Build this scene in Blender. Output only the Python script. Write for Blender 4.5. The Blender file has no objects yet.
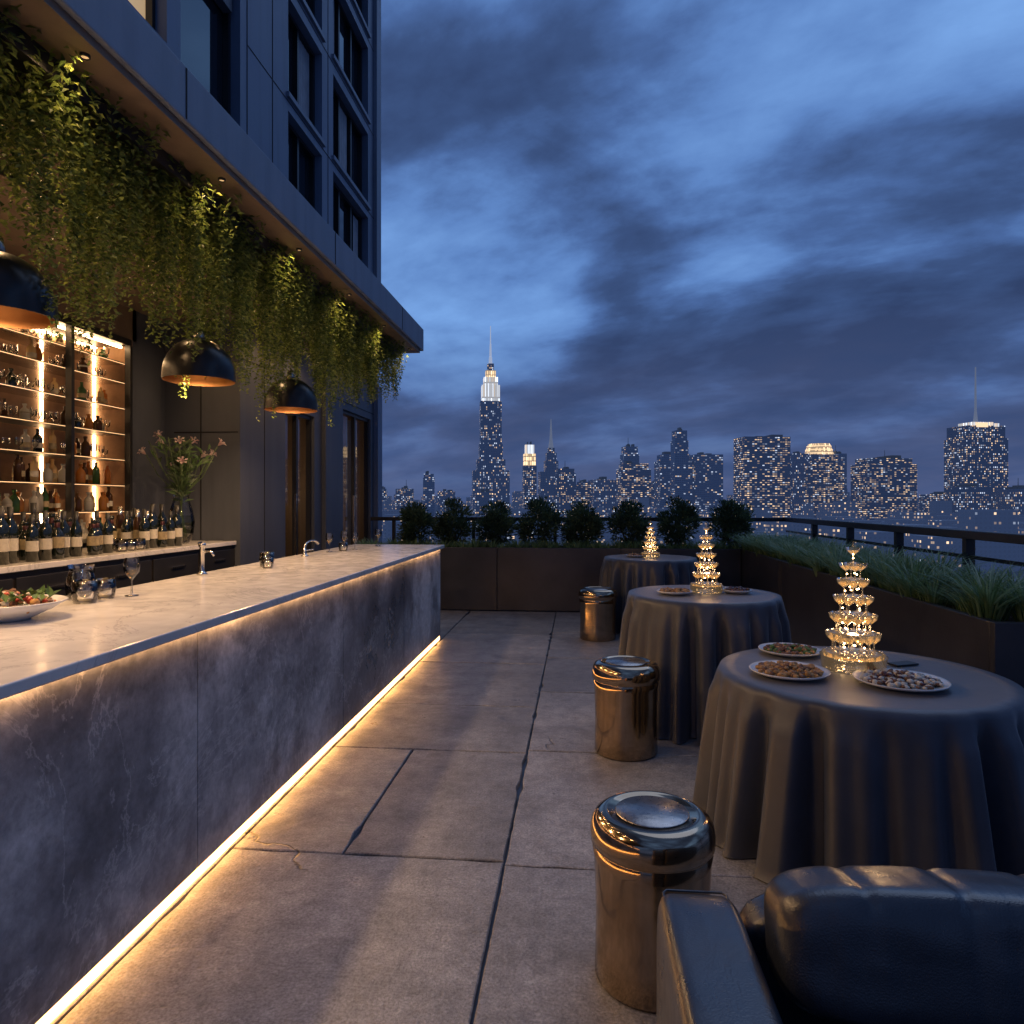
import bpy, math, random
from mathutils import Vector, Matrix, noise
random.seed(7)
R=random.random
def U(a,b): return a+(b-a)*R()
scn=bpy.context.scene
scn.view_settings.view_transform='Standard'; scn.view_settings.look='None'; scn.view_settings.exposure=0
TH=math.radians(5.47); CT,ST=math.cos(TH),math.sin(TH)

# ---------------------------------------------------------------- materials
class N:
    def __init__(s,name):
        s.m=bpy.data.materials.new(name); s.m.use_nodes=True
        s.t=s.m.node_tree; s.n=s.t.nodes; s.l=s.t.links
        s.p=s.n['Principled BSDF']; s.out=s.n['Material Output']
    def add(s,t,**k):
        x=s.n.new(t)
        for a,b in k.items(): setattr(x,a,b)
        return x
    def link(s,a,b): s.l.new(a,b)
    def math(s,op,a,b=None,c=None):
        x=s.n.new('ShaderNodeMath'); x.operation=op
        for i,v in enumerate((a,b,c)):
            if v is None: continue
            if isinstance(v,(int,float)): x.inputs[i].default_value=v
            else: s.l.new(v,x.inputs[i])
        return x.outputs[0]
    def noise(s,scale,detail=4,rough=.55,vec=None,dist=0):
        x=s.n.new('ShaderNodeTexNoise'); x.inputs['Scale'].default_value=scale
        x.inputs['Detail'].default_value=detail; x.inputs['Roughness'].default_value=rough
        x.inputs['Distortion'].default_value=dist
        if vec is not None: s.l.new(vec,x.inputs['Vector'])
        return x.outputs[0]
    def ramp(s,f,stops):
        x=s.n.new('ShaderNodeValToRGB'); e=x.color_ramp.elements
        while len(e)<len(stops): e.new(.5)
        for i,(p,c) in enumerate(stops):
            e[i].position=p; e[i].color=(c,c,c,1) if isinstance(c,(int,float)) else (*c,1)
        s.l.new(f,x.inputs[0]); return x.outputs[0]
    def mix(s,f,a,b,mode='MIX'):
        x=s.n.new('ShaderNodeMix'); x.data_type='RGBA'; x.blend_type=mode
        for i,v in ((0,f),(6,a),(7,b)):
            if isinstance(v,(int,float)): x.inputs[i].default_value=v
            elif isinstance(v,tuple): x.inputs[i].default_value=(*v,1)
            else: s.l.new(v,x.inputs[i])
        return x.outputs[2]
    def bump(s,h,strength=.3,dist=.01):
        x=s.n.new('ShaderNodeBump'); x.inputs['Strength'].default_value=strength; x.inputs['Distance'].default_value=dist
        s.l.new(h,x.inputs['Height']); s.l.new(x.outputs[0],s.p.inputs['Normal'])
    def obj(s): return s.add('ShaderNodeTexCoord').outputs['Object']

def simple(name,col,rough=.5,metal=0,var=.25,vs=3,bump=.0,bs=60,spec=.5,coat=0):
    a=N(name); v=a.obj()
    c=tuple(max(0,x*(1-var)) for x in col); d=tuple(min(1,x*(1+var)) for x in col)
    f=a.noise(vs,5,.6,v)
    a.link(a.ramp(f,[(.3,c),(.7,d)]),a.p.inputs['Base Color'])
    r=a.noise(vs*4,4,.6,v)
    a.link(a.math('MULTIPLY_ADD',r,.25*rough,rough*.88),a.p.inputs['Roughness'])
    a.p.inputs['Metallic'].default_value=metal
    a.p.inputs['Specular IOR Level'].default_value=spec
    a.p.inputs['Coat Weight'].default_value=coat
    if bump: a.bump(a.noise(bs,5,.6,v),bump,.01)
    return a.m
def nosample(m): m.cycles.emission_sampling='NONE'; return m
def emit(name,col,strength,ns=False):
    a=N(name); a.p.inputs['Base Color'].default_value=(*col,1)
    a.p.inputs['Emission Color'].default_value=(*col,1); a.p.inputs['Emission Strength'].default_value=strength
    if ns: nosample(a.m)
    return a.m
def thinglass(name,tint=(.95,.97,.97),extra=.06,blend=.35,glow=None):
    a=N(name); a.n.remove(a.p)
    tr=a.add('ShaderNodeBsdfTransparent'); tr.inputs[0].default_value=(*tint,1)
    gl=a.add('ShaderNodeBsdfGlossy'); gl.inputs['Roughness'].default_value=.03
    lw=a.add('ShaderNodeLayerWeight'); lw.inputs[0].default_value=blend
    mx=a.add('ShaderNodeMixShader')
    a.link(a.math('ADD',lw.outputs['Fresnel'],extra),mx.inputs[0])
    a.link(tr.outputs[0],mx.inputs[1]); a.link(gl.outputs[0],mx.inputs[2])
    o=mx.outputs[0]
    if glow:
        em=a.add('ShaderNodeEmission'); em.inputs[0].default_value=(*glow[:3],1); em.inputs[1].default_value=glow[3]
        ad=a.add('ShaderNodeAddShader'); a.link(o,ad.inputs[0]); a.link(em.outputs[0],ad.inputs[1]); o=ad.outputs[0]; nosample(a.m)
    a.link(o,a.out.inputs[0])
    return a.m

def m_floor():
    a=N('concrete_paving'); v=a.obj()
    big=a.noise(.9,6,.6,v,.4); med=a.noise(5,6,.65,v); fine=a.noise(90,3,.7,v); mid2=a.noise(22,5,.7,v)
    c=a.ramp(big,[(.25,(.150,.152,.160)),(.5,(.235,.236,.245)),(.75,(.33,.33,.335))])
    c=a.mix(a.ramp(med,[(.38,.0),(.66,.7)]),c,(.13,.132,.138))
    c=a.mix(.6,c,a.ramp(mid2,[(.3,(.28,.28,.28)),(.7,(.74,.74,.74))]),'OVERLAY')
    c=a.mix(.7,c,a.ramp(fine,[(.3,(.20,.20,.20)),(.7,(.84,.84,.84))]),'OVERLAY')
    c=a.mix(a.ramp(a.noise(1.9,7,.7,v,.3),[(.52,0),(.66,.55)]),c,(.085,.085,.088))
    at=a.add('ShaderNodeAttribute',attribute_name='tone')
    c=a.mix(1,c,at.outputs['Color'],'MULTIPLY')
    vo=a.add('ShaderNodeTexVoronoi',feature='DISTANCE_TO_EDGE'); vo.inputs['Scale'].default_value=.42
    dv=a.add('ShaderNodeVectorMath',operation='ADD'); nz=a.add('ShaderNodeTexNoise'); nz.inputs['Scale'].default_value=2.2; nz.inputs['Detail'].default_value=6
    a.link(v,nz.inputs['Vector']); a.link(v,dv.inputs[0])
    sc=a.add('ShaderNodeVectorMath',operation='SCALE'); sc.inputs['Scale'].default_value=.5; a.link(nz.outputs['Color'],sc.inputs[0]); a.link(sc.outputs[0],dv.inputs[1])
    a.link(dv.outputs[0],vo.inputs['Vector'])
    cr=a.ramp(vo.outputs[0],[(.0,1),(.003,0)])
    cr=a.math('MULTIPLY',cr,a.ramp(a.noise(.8,2,.5,v),[(.56,0),(.62,1)]))
    c=a.mix(cr,c,(.03,.03,.03))
    a.link(c,a.p.inputs['Base Color'])
    a.link(a.ramp(med,[(.3,.26),(.7,.50)]),a.p.inputs['Roughness'])
    h=a.math('ADD',a.math('MULTIPLY',fine,.7),a.math('ADD',a.math('ADD',med,a.math('MULTIPLY',mid2,.5)),a.math('MULTIPLY',cr,-2)))
    a.bump(h,.5,.011)
    return a.m
def m_panel():
    a=N('polished_concrete_panel'); v=a.obj()
    b=a.noise(.85,11,.62,v,.35); c=a.ramp(b,[(.36,(.085,.088,.098)),(.45,(.17,.172,.185)),(.53,(.30,.30,.31)),(.64,(.56,.555,.55))])
    v2=a.noise(1.2,10,.66,v,.9); vein=a.ramp(v2,[(.488,0),(.5,.45),(.512,0)])
    c=a.mix(vein,c,(.62,.61,.60)); dk=a.ramp(a.noise(2.4,10,.7,v,.3),[(.51,0),(.64,.7)])
    c=a.mix(dk,c,(.09,.092,.10))
    sp=a.ramp(a.noise(24,5,.7,v),[(.35,(.36,.36,.36)),(.65,(.64,.64,.64))]); c=a.mix(.7,c,sp,'OVERLAY')
    a.link(c,a.p.inputs['Base Color']); a.link(a.ramp(b,[(.3,.24),(.7,.42)]),a.p.inputs['Roughness'])
    a.bump(a.noise(40,5,.7,v),.12,.005); return a.m
def m_marble():
    a=N('marble_top'); v=a.obj()
    b=a.noise(1.5,8,.6,v,.6); c=a.ramp(b,[(.3,(.56,.54,.52)),(.55,(.72,.69,.66)),(.75,(.78,.75,.72))])
    v2=a.noise(1.3,9,.68,v,1.2); c=a.mix(a.ramp(v2,[(.485,0),(.5,.55),(.515,0)]),c,(.36,.35,.35))
    a.link(c,a.p.inputs['Base Color']); a.link(a.ramp(a.noise(9,5,.6,v),[(.3,.10),(.7,.25)]),a.p.inputs['Roughness'])
    a.bump(a.noise(25,3,.5,v),.02,.003); return a.m
def m_facade(name,col,var=.2):
    a=N(name); v=a.obj()
    b=a.noise(.7,6,.65,v,.6); lo=tuple(x*(1-var) for x in col); hi=tuple(x*(1+var) for x in col)
    c=a.ramp(b,[(.3,lo),(.7,hi)])
    mp=a.add('ShaderNodeMapping'); mp.inputs['Scale'].default_value=(6,6,.5); a.link(v,mp.inputs[0])
    st=a.ramp(a.noise(1,5,.6,mp.outputs[0]),[(.45,0),(.8,.5)])
    c=a.mix(st,c,tuple(x*.5 for x in col))
    a.link(c,a.p.inputs['Base Color']); a.link(a.ramp(b,[(.3,.4),(.7,.65)]),a.p.inputs['Roughness'])
    a.bump(a.noise(30,6,.7,v),.15,.006); return a.m
def m_leather():
    a=N('dark_leather'); v=a.obj()
    vo=a.add('ShaderNodeTexVoronoi'); vo.inputs['Scale'].default_value=240; a.link(v,vo.inputs['Vector'])
    a.link(a.ramp(a.noise(4,4,.6,v),[(.3,(.014,.018,.027)),(.7,(.024,.030,.043))]),a.p.inputs['Base Color'])
    a.link(a.ramp(a.noise(9,5,.6,v),[(.3,.25),(.7,.38)]),a.p.inputs['Roughness']); a.p.inputs['Specular IOR Level'].default_value=.8
    a.p.inputs['Coat Weight'].default_value=.2; a.p.inputs['Coat Roughness'].default_value=.2
    mp=a.add('ShaderNodeMapping'); mp.inputs['Scale'].default_value=(5,1.5,1.5); a.link(v,mp.inputs[0])
    w=a.noise(2.4,4,.5,mp.outputs[0],.7)
    a.bump(a.math('ADD',a.math('MULTIPLY',vo.outputs[0],.08),a.math('MULTIPLY',w,.9)),.4,.012); return a.m
def m_cloth():
    a=N('tablecloth_satin'); v=a.obj()
    a.link(a.ramp(a.noise(5,5,.6,v),[(.3,(.040,.048,.068)),(.7,(.058,.069,.096))]),a.p.inputs['Base Color'])
    a.p.inputs['Roughness'].default_value=.38; a.p.inputs['Sheen Weight'].default_value=.25; a.p.inputs['Sheen Roughness'].default_value=.4
    wv=a.noise(420,2,.5,v); a.bump(a.math('ADD',wv,a.math('MULTIPLY',a.noise(9,4,.6,v),2.5)),.25,.004); return a.m
def m_gold():
    a=N('brushed_bronze'); v=a.obj()
    a.link(a.ramp(a.noise(4,5,.6,v,1),[(.3,(.31,.225,.15)),(.7,(.45,.34,.235))]),a.p.inputs['Base Color'])
    a.p.inputs['Metallic'].default_value=1
    a.link(a.ramp(a.noise(6,5,.65,v,1),[(.3,.07),(.7,.18)]),a.p.inputs['Roughness'])
    a.bump(a.noise(4,3,.5,v),.28,.014); return a.m
def m_leaf(name,c1,c2,scale=9,tr=.35):
    a=N(name); v=a.obj()
    c=a.ramp(a.noise(scale,4,.6,v),[(.3,c1),(.7,c2)])
    a.link(c,a.p.inputs['Base Color']); a.p.inputs['Roughness'].default_value=.5
    tl=a.add('ShaderNodeBsdfTranslucent'); a.link(c,tl.inputs[0])
    mx=a.add('ShaderNodeMixShader'); mx.inputs[0].default_value=tr
    a.link(a.p.outputs[0],mx.inputs[1]); a.link(tl.outputs[0],mx.inputs[2]); a.link(mx.outputs[0],a.out.inputs[0])
    return a.m
def m_liquor(name,col):
    a=N(name); a.p.inputs['Base Color'].default_value=(*col,1); a.p.inputs['Roughness'].default_value=.08
    tl=a.add('ShaderNodeBsdfTranslucent'); tl.inputs[0].default_value=(*[min(1,c*2) for c in col],1)
    mx=a.add('ShaderNodeMixShader'); mx.inputs[0].default_value=.45
    a.link(a.p.outputs[0],mx.inputs[1]); a.link(tl.outputs[0],mx.inputs[2]); a.link(mx.outputs[0],a.out.inputs[0]); return a.m
def m_city(name,wall,cw,ch,lit,strength,base_glow,gw=.62,gh=.5,warm=.6):
    a=N(name); tc=a.add('ShaderNodeTexCoord'); sp=a.add('ShaderNodeSeparateXYZ'); a.link(tc.outputs['Object'],sp.inputs[0])
    ns=a.add('ShaderNodeSeparateXYZ'); a.link(tc.outputs['Normal'],ns.inputs[0])
    sx=a.math('GREATER_THAN',a.math('ABSOLUTE',ns.outputs[0]),.5); sz=a.math('LESS_THAN',a.math('ABSOLUTE',ns.outputs[2]),.5)
    mu=a.add('ShaderNodeMix'); a.link(sx,mu.inputs[0]); a.link(sp.outputs[0],mu.inputs[2]); a.link(sp.outputs[1],mu.inputs[3])
    u=a.math('DIVIDE',mu.outputs[0],cw); w=a.math('DIVIDE',sp.outputs[2],ch)
    fu=a.math('FRACT',u); fw=a.math('FRACT',w)
    m=a.math('MULTIPLY',a.math('LESS_THAN',fu,gw),a.math('LESS_THAN',fw,gh)); m=a.math('MULTIPLY',m,sz)
    oi=a.add('ShaderNodeObjectInfo')
    cb=a.add('ShaderNodeCombineXYZ'); a.link(a.math('FLOOR',u),cb.inputs[0]); a.link(a.math('FLOOR',w),cb.inputs[1])
    a.link(a.math('ADD',a.math('MULTIPLY',sx,37.),a.math('MULTIPLY',oi.outputs['Random'],211.)),cb.inputs[2])
    wn=a.add('ShaderNodeTexWhiteNoise',noise_dimensions='3D'); a.link(cb.outputs[0],wn.inputs[0])
    ms=a.add('ShaderNodeMapping'); ms.inputs['Scale'].default_value=(.10,.35,1); a.link(cb.outputs[0],ms.inputs[0])
    cl=a.noise(1,2,.5,ms.outputs[0])
    th=a.math('SUBTRACT',1.0-lit+.8,a.math('MULTIPLY',cl,1.6))
    on=a.math('GREATER_THAN',wn.outputs[0],th)
    s3=a.add('ShaderNodeSeparateColor'); a.link(wn.outputs[1],s3.inputs[0])
    i2=a.math('POWER',s3.outputs[1],2.2)
    inten=a.math('MULTIPLY',a.math('MULTIPLY',m,on),a.math('MULTIPLY_ADD',i2,strength*1.5,strength*.2))
    colr=a.mix(a.math('LESS_THAN',s3.outputs[2],warm),(.72,.82,1.),(1,.68,.38))
    em=a.mix(1.0,colr,inten,'MULTIPLY')
    hz=a.mix(1.0,em,base_glow,'ADD')  # constant emission on every face
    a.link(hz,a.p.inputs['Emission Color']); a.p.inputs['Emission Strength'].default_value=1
    bc=a.mix(m,wall,tuple(x*.4 for x in wall)); a.link(bc,a.p.inputs['Base Color'])
    a.link(a.math('MULTIPLY_ADD',m,-.45,.7),a.p.inputs['Roughness'])
    return nosample(a.m)

FLOOR=m_floor(); PANEL=m_panel(); MARBLE=m_marble()
FAC=m_facade('facade_stone',(.13,.17,.25)); FACD=m_facade('facade_dark_panel',(.08,.09,.115)); SOFF=m_facade('soffit_timber',(.20,.14,.095))
CONC=m_facade('canopy_concrete',(.18,.215,.28))
LEATHER=m_leather(); CLOTH=m_cloth(); GOLD=m_gold()
FRAME=simple('black_metal_frame',(.018,.018,.02),.4); JOINT=simple('dark_panel_joint',(.015,.015,.018),.9)  # panel joints are thin dark strips set on the wall face
DARKGLASS=simple('window_glass_dark',(.012,.016,.024),.04,0,.2,2,0,60,1.)
BLACKGL=simple('black_enamel',(.010,.010,.011),.30,0,.2,3,0,60,.4); COPPER=simple('copper_lining',(.42,.22,.10),.45,1)
PLANT=simple('planter_fibre_cement',(.040,.040,.046),.34,0,.3,2,.15,30)
SOIL=simple('soil',(.04,.028,.02),.95,0,.4,20,.6,40)
CHROME=simple('brushed_steel',(.55,.53,.5),.22,1); DISC=simple('stool_top_inlay',(.36,.32,.29),.28,1,.3,14,.2,40)
GLASS=thinglass('clear_glass',(.96,.97,.97),.04,.3); VGL=thinglass('vase_glass',(.9,.9,.87),.03,.25); CHAMP=thinglass('champagne_glowing',(1,.88,.66),.03,.2,(1,.55,.2,.16)); TEA=thinglass('pale_drink',(1,.85,.6),.03,.2); WATER=thinglass('vase_water',(.80,.84,.74),.02,.12)  # the champagne is given a warm emission, as if lit from within
TGLASS=thinglass('coupe_glass_glowing',(.98,.96,.92),.07,.36,(1,.66,.36,.022)); DOORG=thinglass('door_glass',(.78,.81,.84),.10,.36)  # the coupe glass also emits a little warm light, painted into the material
CABW=simple('dark_oak',(.035,.025,.02),.45,0,.35,6,.1); SHELFB=simple('shelf_back_walnut',(.34,.19,.10),.5,0,.3,5)
WINE=simple('dark_bottle_glass',(.008,.012,.008),.07,0,.2,3,0,60,.8); LABEL=simple('paper_label',(.5,.46,.38),.7,0,.15,40); CAP=simple('bottle_foil',(.06,.015,.015),.35,.4)
LABEL2=simple('cream_label',(.3,.24,.14),.7,0,.3,40)
LIQ=[m_liquor('amber_spirit',(.34,.16,.045)),m_liquor('pale_spirit',(.44,.34,.19)),m_liquor('green_liqueur',(.05,.11,.04)),m_liquor('rum_dark',(.08,.04,.02)),m_liquor('clear_spirit',(.40,.39,.36))]
LED=emit('led_strip_warm',(1,.47,.13),14); LEDS=emit('shelf_led',(1,.62,.30),18); LEDT=emit('undercounter_led',(1,.52,.22),15); LEDE=emit('shelf_edge_led',(1,.60,.28),1.6,True)
BULB=emit('bulb_warm',(1,.58,.24),5,True); BEAD=emit('fairy_light',(1,.62,.28),26,True); ROOMW=emit('lit_room_warm',(1,.66,.33),.4,True); DOWN=emit('added_downlight_lens',(1,.62,.3),.6,True)  # the downlight lens belongs to the added canopy downlights
CERAM=simple('white_ceramic',(.7,.69,.66),.2)
FOOD=[simple('pastry_golden',(.42,.22,.07),.6,0,.4,40,.4),simple('roast_brown',(.16,.07,.03),.55,0,.4,40,.4),simple('cheese_white',(.6,.55,.45),.6,0,.2,40,.3),simple('berry_dark',(.07,.012,.02),.35,0,.3,30),simple('herb_green',(.07,.14,.03),.6,0,.4,30),simple('tomato_red',(.45,.05,.02),.3,0,.3,30)]
LEAF=[m_leaf('vine_leaf_a',(.10,.15,.03),(.17,.22,.055),9,.45),m_leaf('vine_leaf_b',(.16,.21,.04),(.27,.31,.08),9,.45),m_leaf('vine_leaf_c',(.045,.085,.02),(.09,.13,.035),9,.45)]
BUSHL=[m_leaf('shrub_leaf_a',(.03,.06,.035),(.055,.095,.05)),m_leaf('shrub_leaf_b',(.07,.115,.055),(.12,.17,.085))]
GRS=[m_leaf('grass_blade_a',(.10,.19,.07),(.18,.28,.11)),m_leaf('grass_blade_b',(.20,.30,.14),(.30,.40,.19))]
STEM=simple('stem_green',(.06,.10,.03),.5); PETAL=m_leaf('lily_petal',(.6,.36,.36),(.72,.62,.58),20)

# ---------------------------------------------------------------- mesh builder
class MB:
    def __init__(s): s.v=[];s.f=[];s.mi=[];s.sm=[];s.mats=[];s.off=None
    def mid(s,m):
        if m not in s.mats: s.mats.append(m)
        return s.mats.index(m)
    def face(s,idx,m,sm=False): s.f.append(idx); s.mi.append(s.mid(m)); s.sm.append(sm)
    def poly(s,pts,m,sm=False):
        b=len(s.v); s.v+= [tuple(p) for p in pts]; s.face(tuple(range(b,b+len(pts))),m,sm)
    def box(s,x0,x1,y0,y1,z0,z1,m,bev=0,M=None):
        if bev<=0:
            P=[(x0,y0,z0),(x1,y0,z0),(x1,y1,z0),(x0,y1,z0),(x0,y0,z1),(x1,y0,z1),(x1,y1,z1),(x0,y1,z1)]
            F=[(0,3,2,1),(4,5,6,7),(0,1,5,4),(1,2,6,5),(2,3,7,6),(3,0,4,7)]
        else:
            import bmesh
            bm=bmesh.new(); bmesh.ops.create_cube(bm,size=1)
            bmesh.ops.scale(bm,vec=(x1-x0,y1-y0,z1-z0),verts=bm.verts); bmesh.ops.translate(bm,vec=((x0+x1)/2,(y0+y1)/2,(z0+z1)/2),verts=bm.verts)
            bmesh.ops.bevel(bm,geom=bm.edges[:],offset=bev,segments=3,profile=.5,affect='EDGES')
            bm.verts.ensure_lookup_table(); P=[tuple(q.co) for q in bm.verts]; F=[tuple(q.index for q in f.verts) for f in bm.faces]; bm.free()
        if M is not None: P=[tuple(M@Vector(p)) for p in P]
        b=len(s.v); s.v+=P
        for f in F: s.face(tuple(b+i for i in f),m,False)
    def lathe(s,prof,c,m,seg=24,sm=True,M=None):
        b=len(s.v)
        for r,z in prof:
            for i in range(seg):
                t=2*math.pi*i/seg; p=Vector((r*math.cos(t),r*math.sin(t),z))
                if M is not None: p=M@p
                s.v.append((c[0]+p.x,c[1]+p.y,c[2]+p.z))
        for j in range(len(prof)-1):
            for i in range(seg):
                k=(i+1)%seg; s.face((b+j*seg+i,b+j*seg+k,b+(j+1)*seg+k,b+(j+1)*seg+i),m,sm)
    def tube(s,pts,r,m,seg=8):
        b=len(s.v); n=len(pts); pts=[Vector(p) for p in pts]
        rs=r if isinstance(r,(list,tuple)) else [r]*n
        for i,p in enumerate(pts):
            d=(pts[min(i+1,n-1)]-pts[max(i-1,0)]).normalized()
            a=d.orthogonal().normalized() if abs(d.z)>.95 else d.cross(Vector((0,0,1))).normalized()
            if abs(d.z)>.95: a=Vector((1,0,0))-d*d.x; a.normalize()
            c=d.cross(a)
            for k in range(seg):
                t=2*math.pi*k/seg; q=p+(a*math.cos(t)+c*math.sin(t))*rs[i]; s.v.append(tuple(q))
        for j in range(n-1):
            for i in range(seg):
                k=(i+1)%seg; s.face((b+j*seg+i,b+j*seg+k,b+(j+1)*seg+k,b+(j+1)*seg+i),m,True)
        s.face(tuple(b+i for i in range(seg)),m); s.face(tuple(b+(n-1)*seg+i for i in range(seg)),m)
    def cushion(s,c,h,m,p=4,n=20,fn=None,M=None):
        for ax in range(3):
            for sg in (-1,1):
                b=len(s.v)
                for i in range(n+1):
                    for j in range(n+1):
                        a_=math.tan((2*i/n-1)*math.pi/4); b_=math.tan((2*j/n-1)*math.pi/4)
                        q=[0,0,0]; q[ax]=sg; q[(ax+1)%3]=a_*sg; q[(ax+2)%3]=b_
                        L=(abs(q[0])**p+abs(q[1])**p+abs(q[2])**p)**(1/p)
                        q=Vector([x/L for x in q])
                        if fn: q=fn(q)
                        P=Vector((q.x*h[0],q.y*h[1],q.z*h[2]))
                        if M is not None: P=M@P
                        s.v.append((c[0]+P.x,c[1]+P.y,c[2]+P.z))
                for i in range(n):
                    for j in range(n):
                        o=b+i*(n+1)+j; s.face((o,o+n+1,o+n+2,o+1),m,True)
    def blob(s,c,r,m,sq=1,seg=6,rg=4):
        b=len(s.v); ph=U(0,6)
        for j in range(rg+1):
            for i in range(seg):
                t=2*math.pi*i/seg+ph; q=math.pi*j/rg; k=r*(.85+.3*R())
                s.v.append((c[0]+k*math.sin(q)*math.cos(t),c[1]+k*math.sin(q)*math.sin(t),c[2]+k*sq*math.cos(q)))
        for j in range(rg):
            for i in range(seg):
                k=(i+1)%seg; s.face((b+j*seg+i,b+(j+1)*seg+i,b+(j+1)*seg+k,b+j*seg+k),m,True)
    def leaf(s,p,d,n,L,W,m):
        d=d.normalized(); w=d.cross(n)
        if w.length<1e-4: w=d.orthogonal()
        w.normalize(); u=w.cross(d)*(.18*L)
        b=len(s.v); s.v+=[tuple(p),tuple(p+d*L*.45+w*W*.5+u),tuple(p+d*L),tuple(p+d*L*.45-w*W*.5+u)]
        s.face((b,b+1,b+2),m); s.face((b,b+2,b+3),m)
    def make(s,name,parent=None,loc=None,rz=0,merge=False):
        me=bpy.data.meshes.new(name); me.from_pydata(s.v,[],s.f)
        for m in s.mats: me.materials.append(m)
        me.polygons.foreach_set('material_index',s.mi); me.polygons.foreach_set('use_smooth',s.sm); me.update()
        if merge:
            import bmesh
            bm=bmesh.new(); bm.from_mesh(me); bmesh.ops.remove_doubles(bm,verts=bm.verts,dist=1e-4); bmesh.ops.recalc_face_normals(bm,faces=bm.faces); bm.to_mesh(me); bm.free()
        o=bpy.data.objects.new(name,me); scn.collection.objects.link(o)
        if parent: o.parent=parent
        if loc: o.location=loc
        o.rotation_euler[2]=rz
        return o
def empty(name,loc=(0,0,0)):
    e=bpy.data.objects.new(name,None); e.location=loc; scn.collection.objects.link(e); return e
def inst(o,name,loc,rz=0,sc=1):
    c=bpy.data.objects.new(name,o.data); c.location=loc; c.rotation_euler[2]=rz; c.scale=(sc,sc,sc) if isinstance(sc,(int,float)) else sc
    scn.collection.objects.link(c); return c
def light(name,typ,loc,e,col,size=.05,parent=None,**k):
    l=bpy.data.lights.new(name,typ); l.energy=e; l.color=col
    if typ in('POINT','SPOT'): l.shadow_soft_size=size
    for a,b in k.items(): setattr(l,a,b)
    o=bpy.data.objects.new(name,l); o.location=loc; scn.collection.objects.link(o)
    if parent: o.parent=parent
    return o

# ---------------------------------------------------------------- terrace floor
mb=MB(); tones=[]
def slab(x0,x1,y0,y1):
    g=.004; x0+=g;x1-=g;y0+=g;y1-=g; pts=[]
    def edge(ax,ay,bx,by):
        L=math.hypot(bx-ax,by-ay); n=max(2,int(L/.04))
        for i in range(n):
            t=i/n; e=0 if i==0 else 1
            nx,ny=(by-ay)/L,-(bx-ax)/L; x=ax+(bx-ax)*t;y=ay+(by-ay)*t
            k=noise.noise(Vector((x*1.1,y*1.1,0)))*.006-abs(noise.noise(Vector((x*14,y*14,x0))))*.004-abs(noise.noise(Vector((x*5,y*5,9+y0))))**3*.07
            pts.append((x+nx*k*e*.8-nx*.001,y+ny*k*e*.8-ny*.001))
    edge(x0,y0,x1,y0);edge(x1,y0,x1,y1);edge(x1,y1,x0,y1);edge(x0,y1,x0,y0)
    t=U(.80,1.16); n=len(pts); b=len(mb.v); dz=U(-.0015,.0015)
    cx,cy=(x0+x1)/2,(y0+y1)/2
    mb.v+=[(x,y,dz) for x,y in [(cx+(x-cx)*(1-.005/abs(x1-x0)*2),cy+(y-cy)*(1-.005/abs(y1-y0)*2)) for x,y in pts]]
    mb.v+=[(x,y,-.005) for x,y in pts]; mb.v+=[(x,y,-.03) for x,y in pts]
    mb.face(tuple(range(b,b+n)),FLOOR)
    for k in (0,1):
        for i in range(n):
            j=(i+1)%n; mb.face((b+k*n+i,b+(k+1)*n+i,b+(k+1)*n+j,b+k*n+j),FLOOR)
    tones.extend([t]*(1+2*n))
ys=[-2,.7,3.1,4.45,5.45,6.9,8.4,10.2]
for i in range(7):
    if i==2: slab(-1.6,-1.07,ys[i],ys[i+1]); slab(-1.07,-.33,ys[i],ys[i+1])
    else: slab(-1.6,-.33,ys[i],ys[i+1])
ys=[-2,1,3.07,4.5,5.9,7.2,8.6,10.2]
for i in range(7): slab(-.33,1.0,ys[i],ys[i+1])
ys=[-2,.4,2.2,4.0,5.6,7.4,9,10.2]
for i in range(7): slab(1.0,2.4,ys[i],ys[i+1])
for a_,b_ in((-2,1),(1,4.3)): slab(2.4,3.3,a_,b_)
for a_,b_ in((-2,1),(1,4),(4,7),(7,10.2)): slab(-3.4,-1.6,a_,b_)
fl=mb.make('terrace_floor')
at=fl.data.attributes.new('tone','FLOAT_COLOR','FACE')
for i,t in enumerate(tones): at.data[i].color=(t,t,t,1)

mb=MB(); mb.box(-14,3.35,-8,11.35,-60,-.031,FACD); mb.make('terrace_base_building')

# ---------------------------------------------------------------- bar counter
mb=MB()
seams=[-1.2,1.0,2.81,4.64,6.3,8.0]
for a_,b_ in zip(seams,seams[1:]):
    mb.box(-1.66,-1.6,a_+.0025,b_-.0025,.055,1.055,PANEL,.003)
mb.box(-2.55,-1.664,-1.2,7.99,.0,1.05,CABW)
mb.box(-2.65,-1.56,-1.25,8.05,1.062,1.102,MARBLE,.007)
mb.box(-1.64,-1.630,-1.15,7.97,.0,.05,FRAME)
mb.box(-1.629,-1.606,-1.15,7.98,.010,.050,LED)
mb.box(-1.596,-1.575,-1.15,7.98,1.0595,1.0615,LEDT)
mb.make('bar_counter')

# ---------------------------------------------------------------- back bar
mb=MB()
mb.box(-4.19,-3.47,-1,6.74,.0,1.165,CABW); mb.box(-4.19,-3.43,-1,6.745,1.17,1.21,MARBLE,.005)
y=-.9
while y<6.6:
    mb.box(-3.47,-3.455,y+.01,y+.68,.12,.92,FRAME,.004); mb.box(-3.47,-3.455,y+.01,y+.68,.94,1.13,FRAME,.004)
    mb.box(-3.455,-3.44,y+.25,y+.45,1.03,1.045,CHROME); y+=.7
mb.make('back_bar_cabinet')

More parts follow.
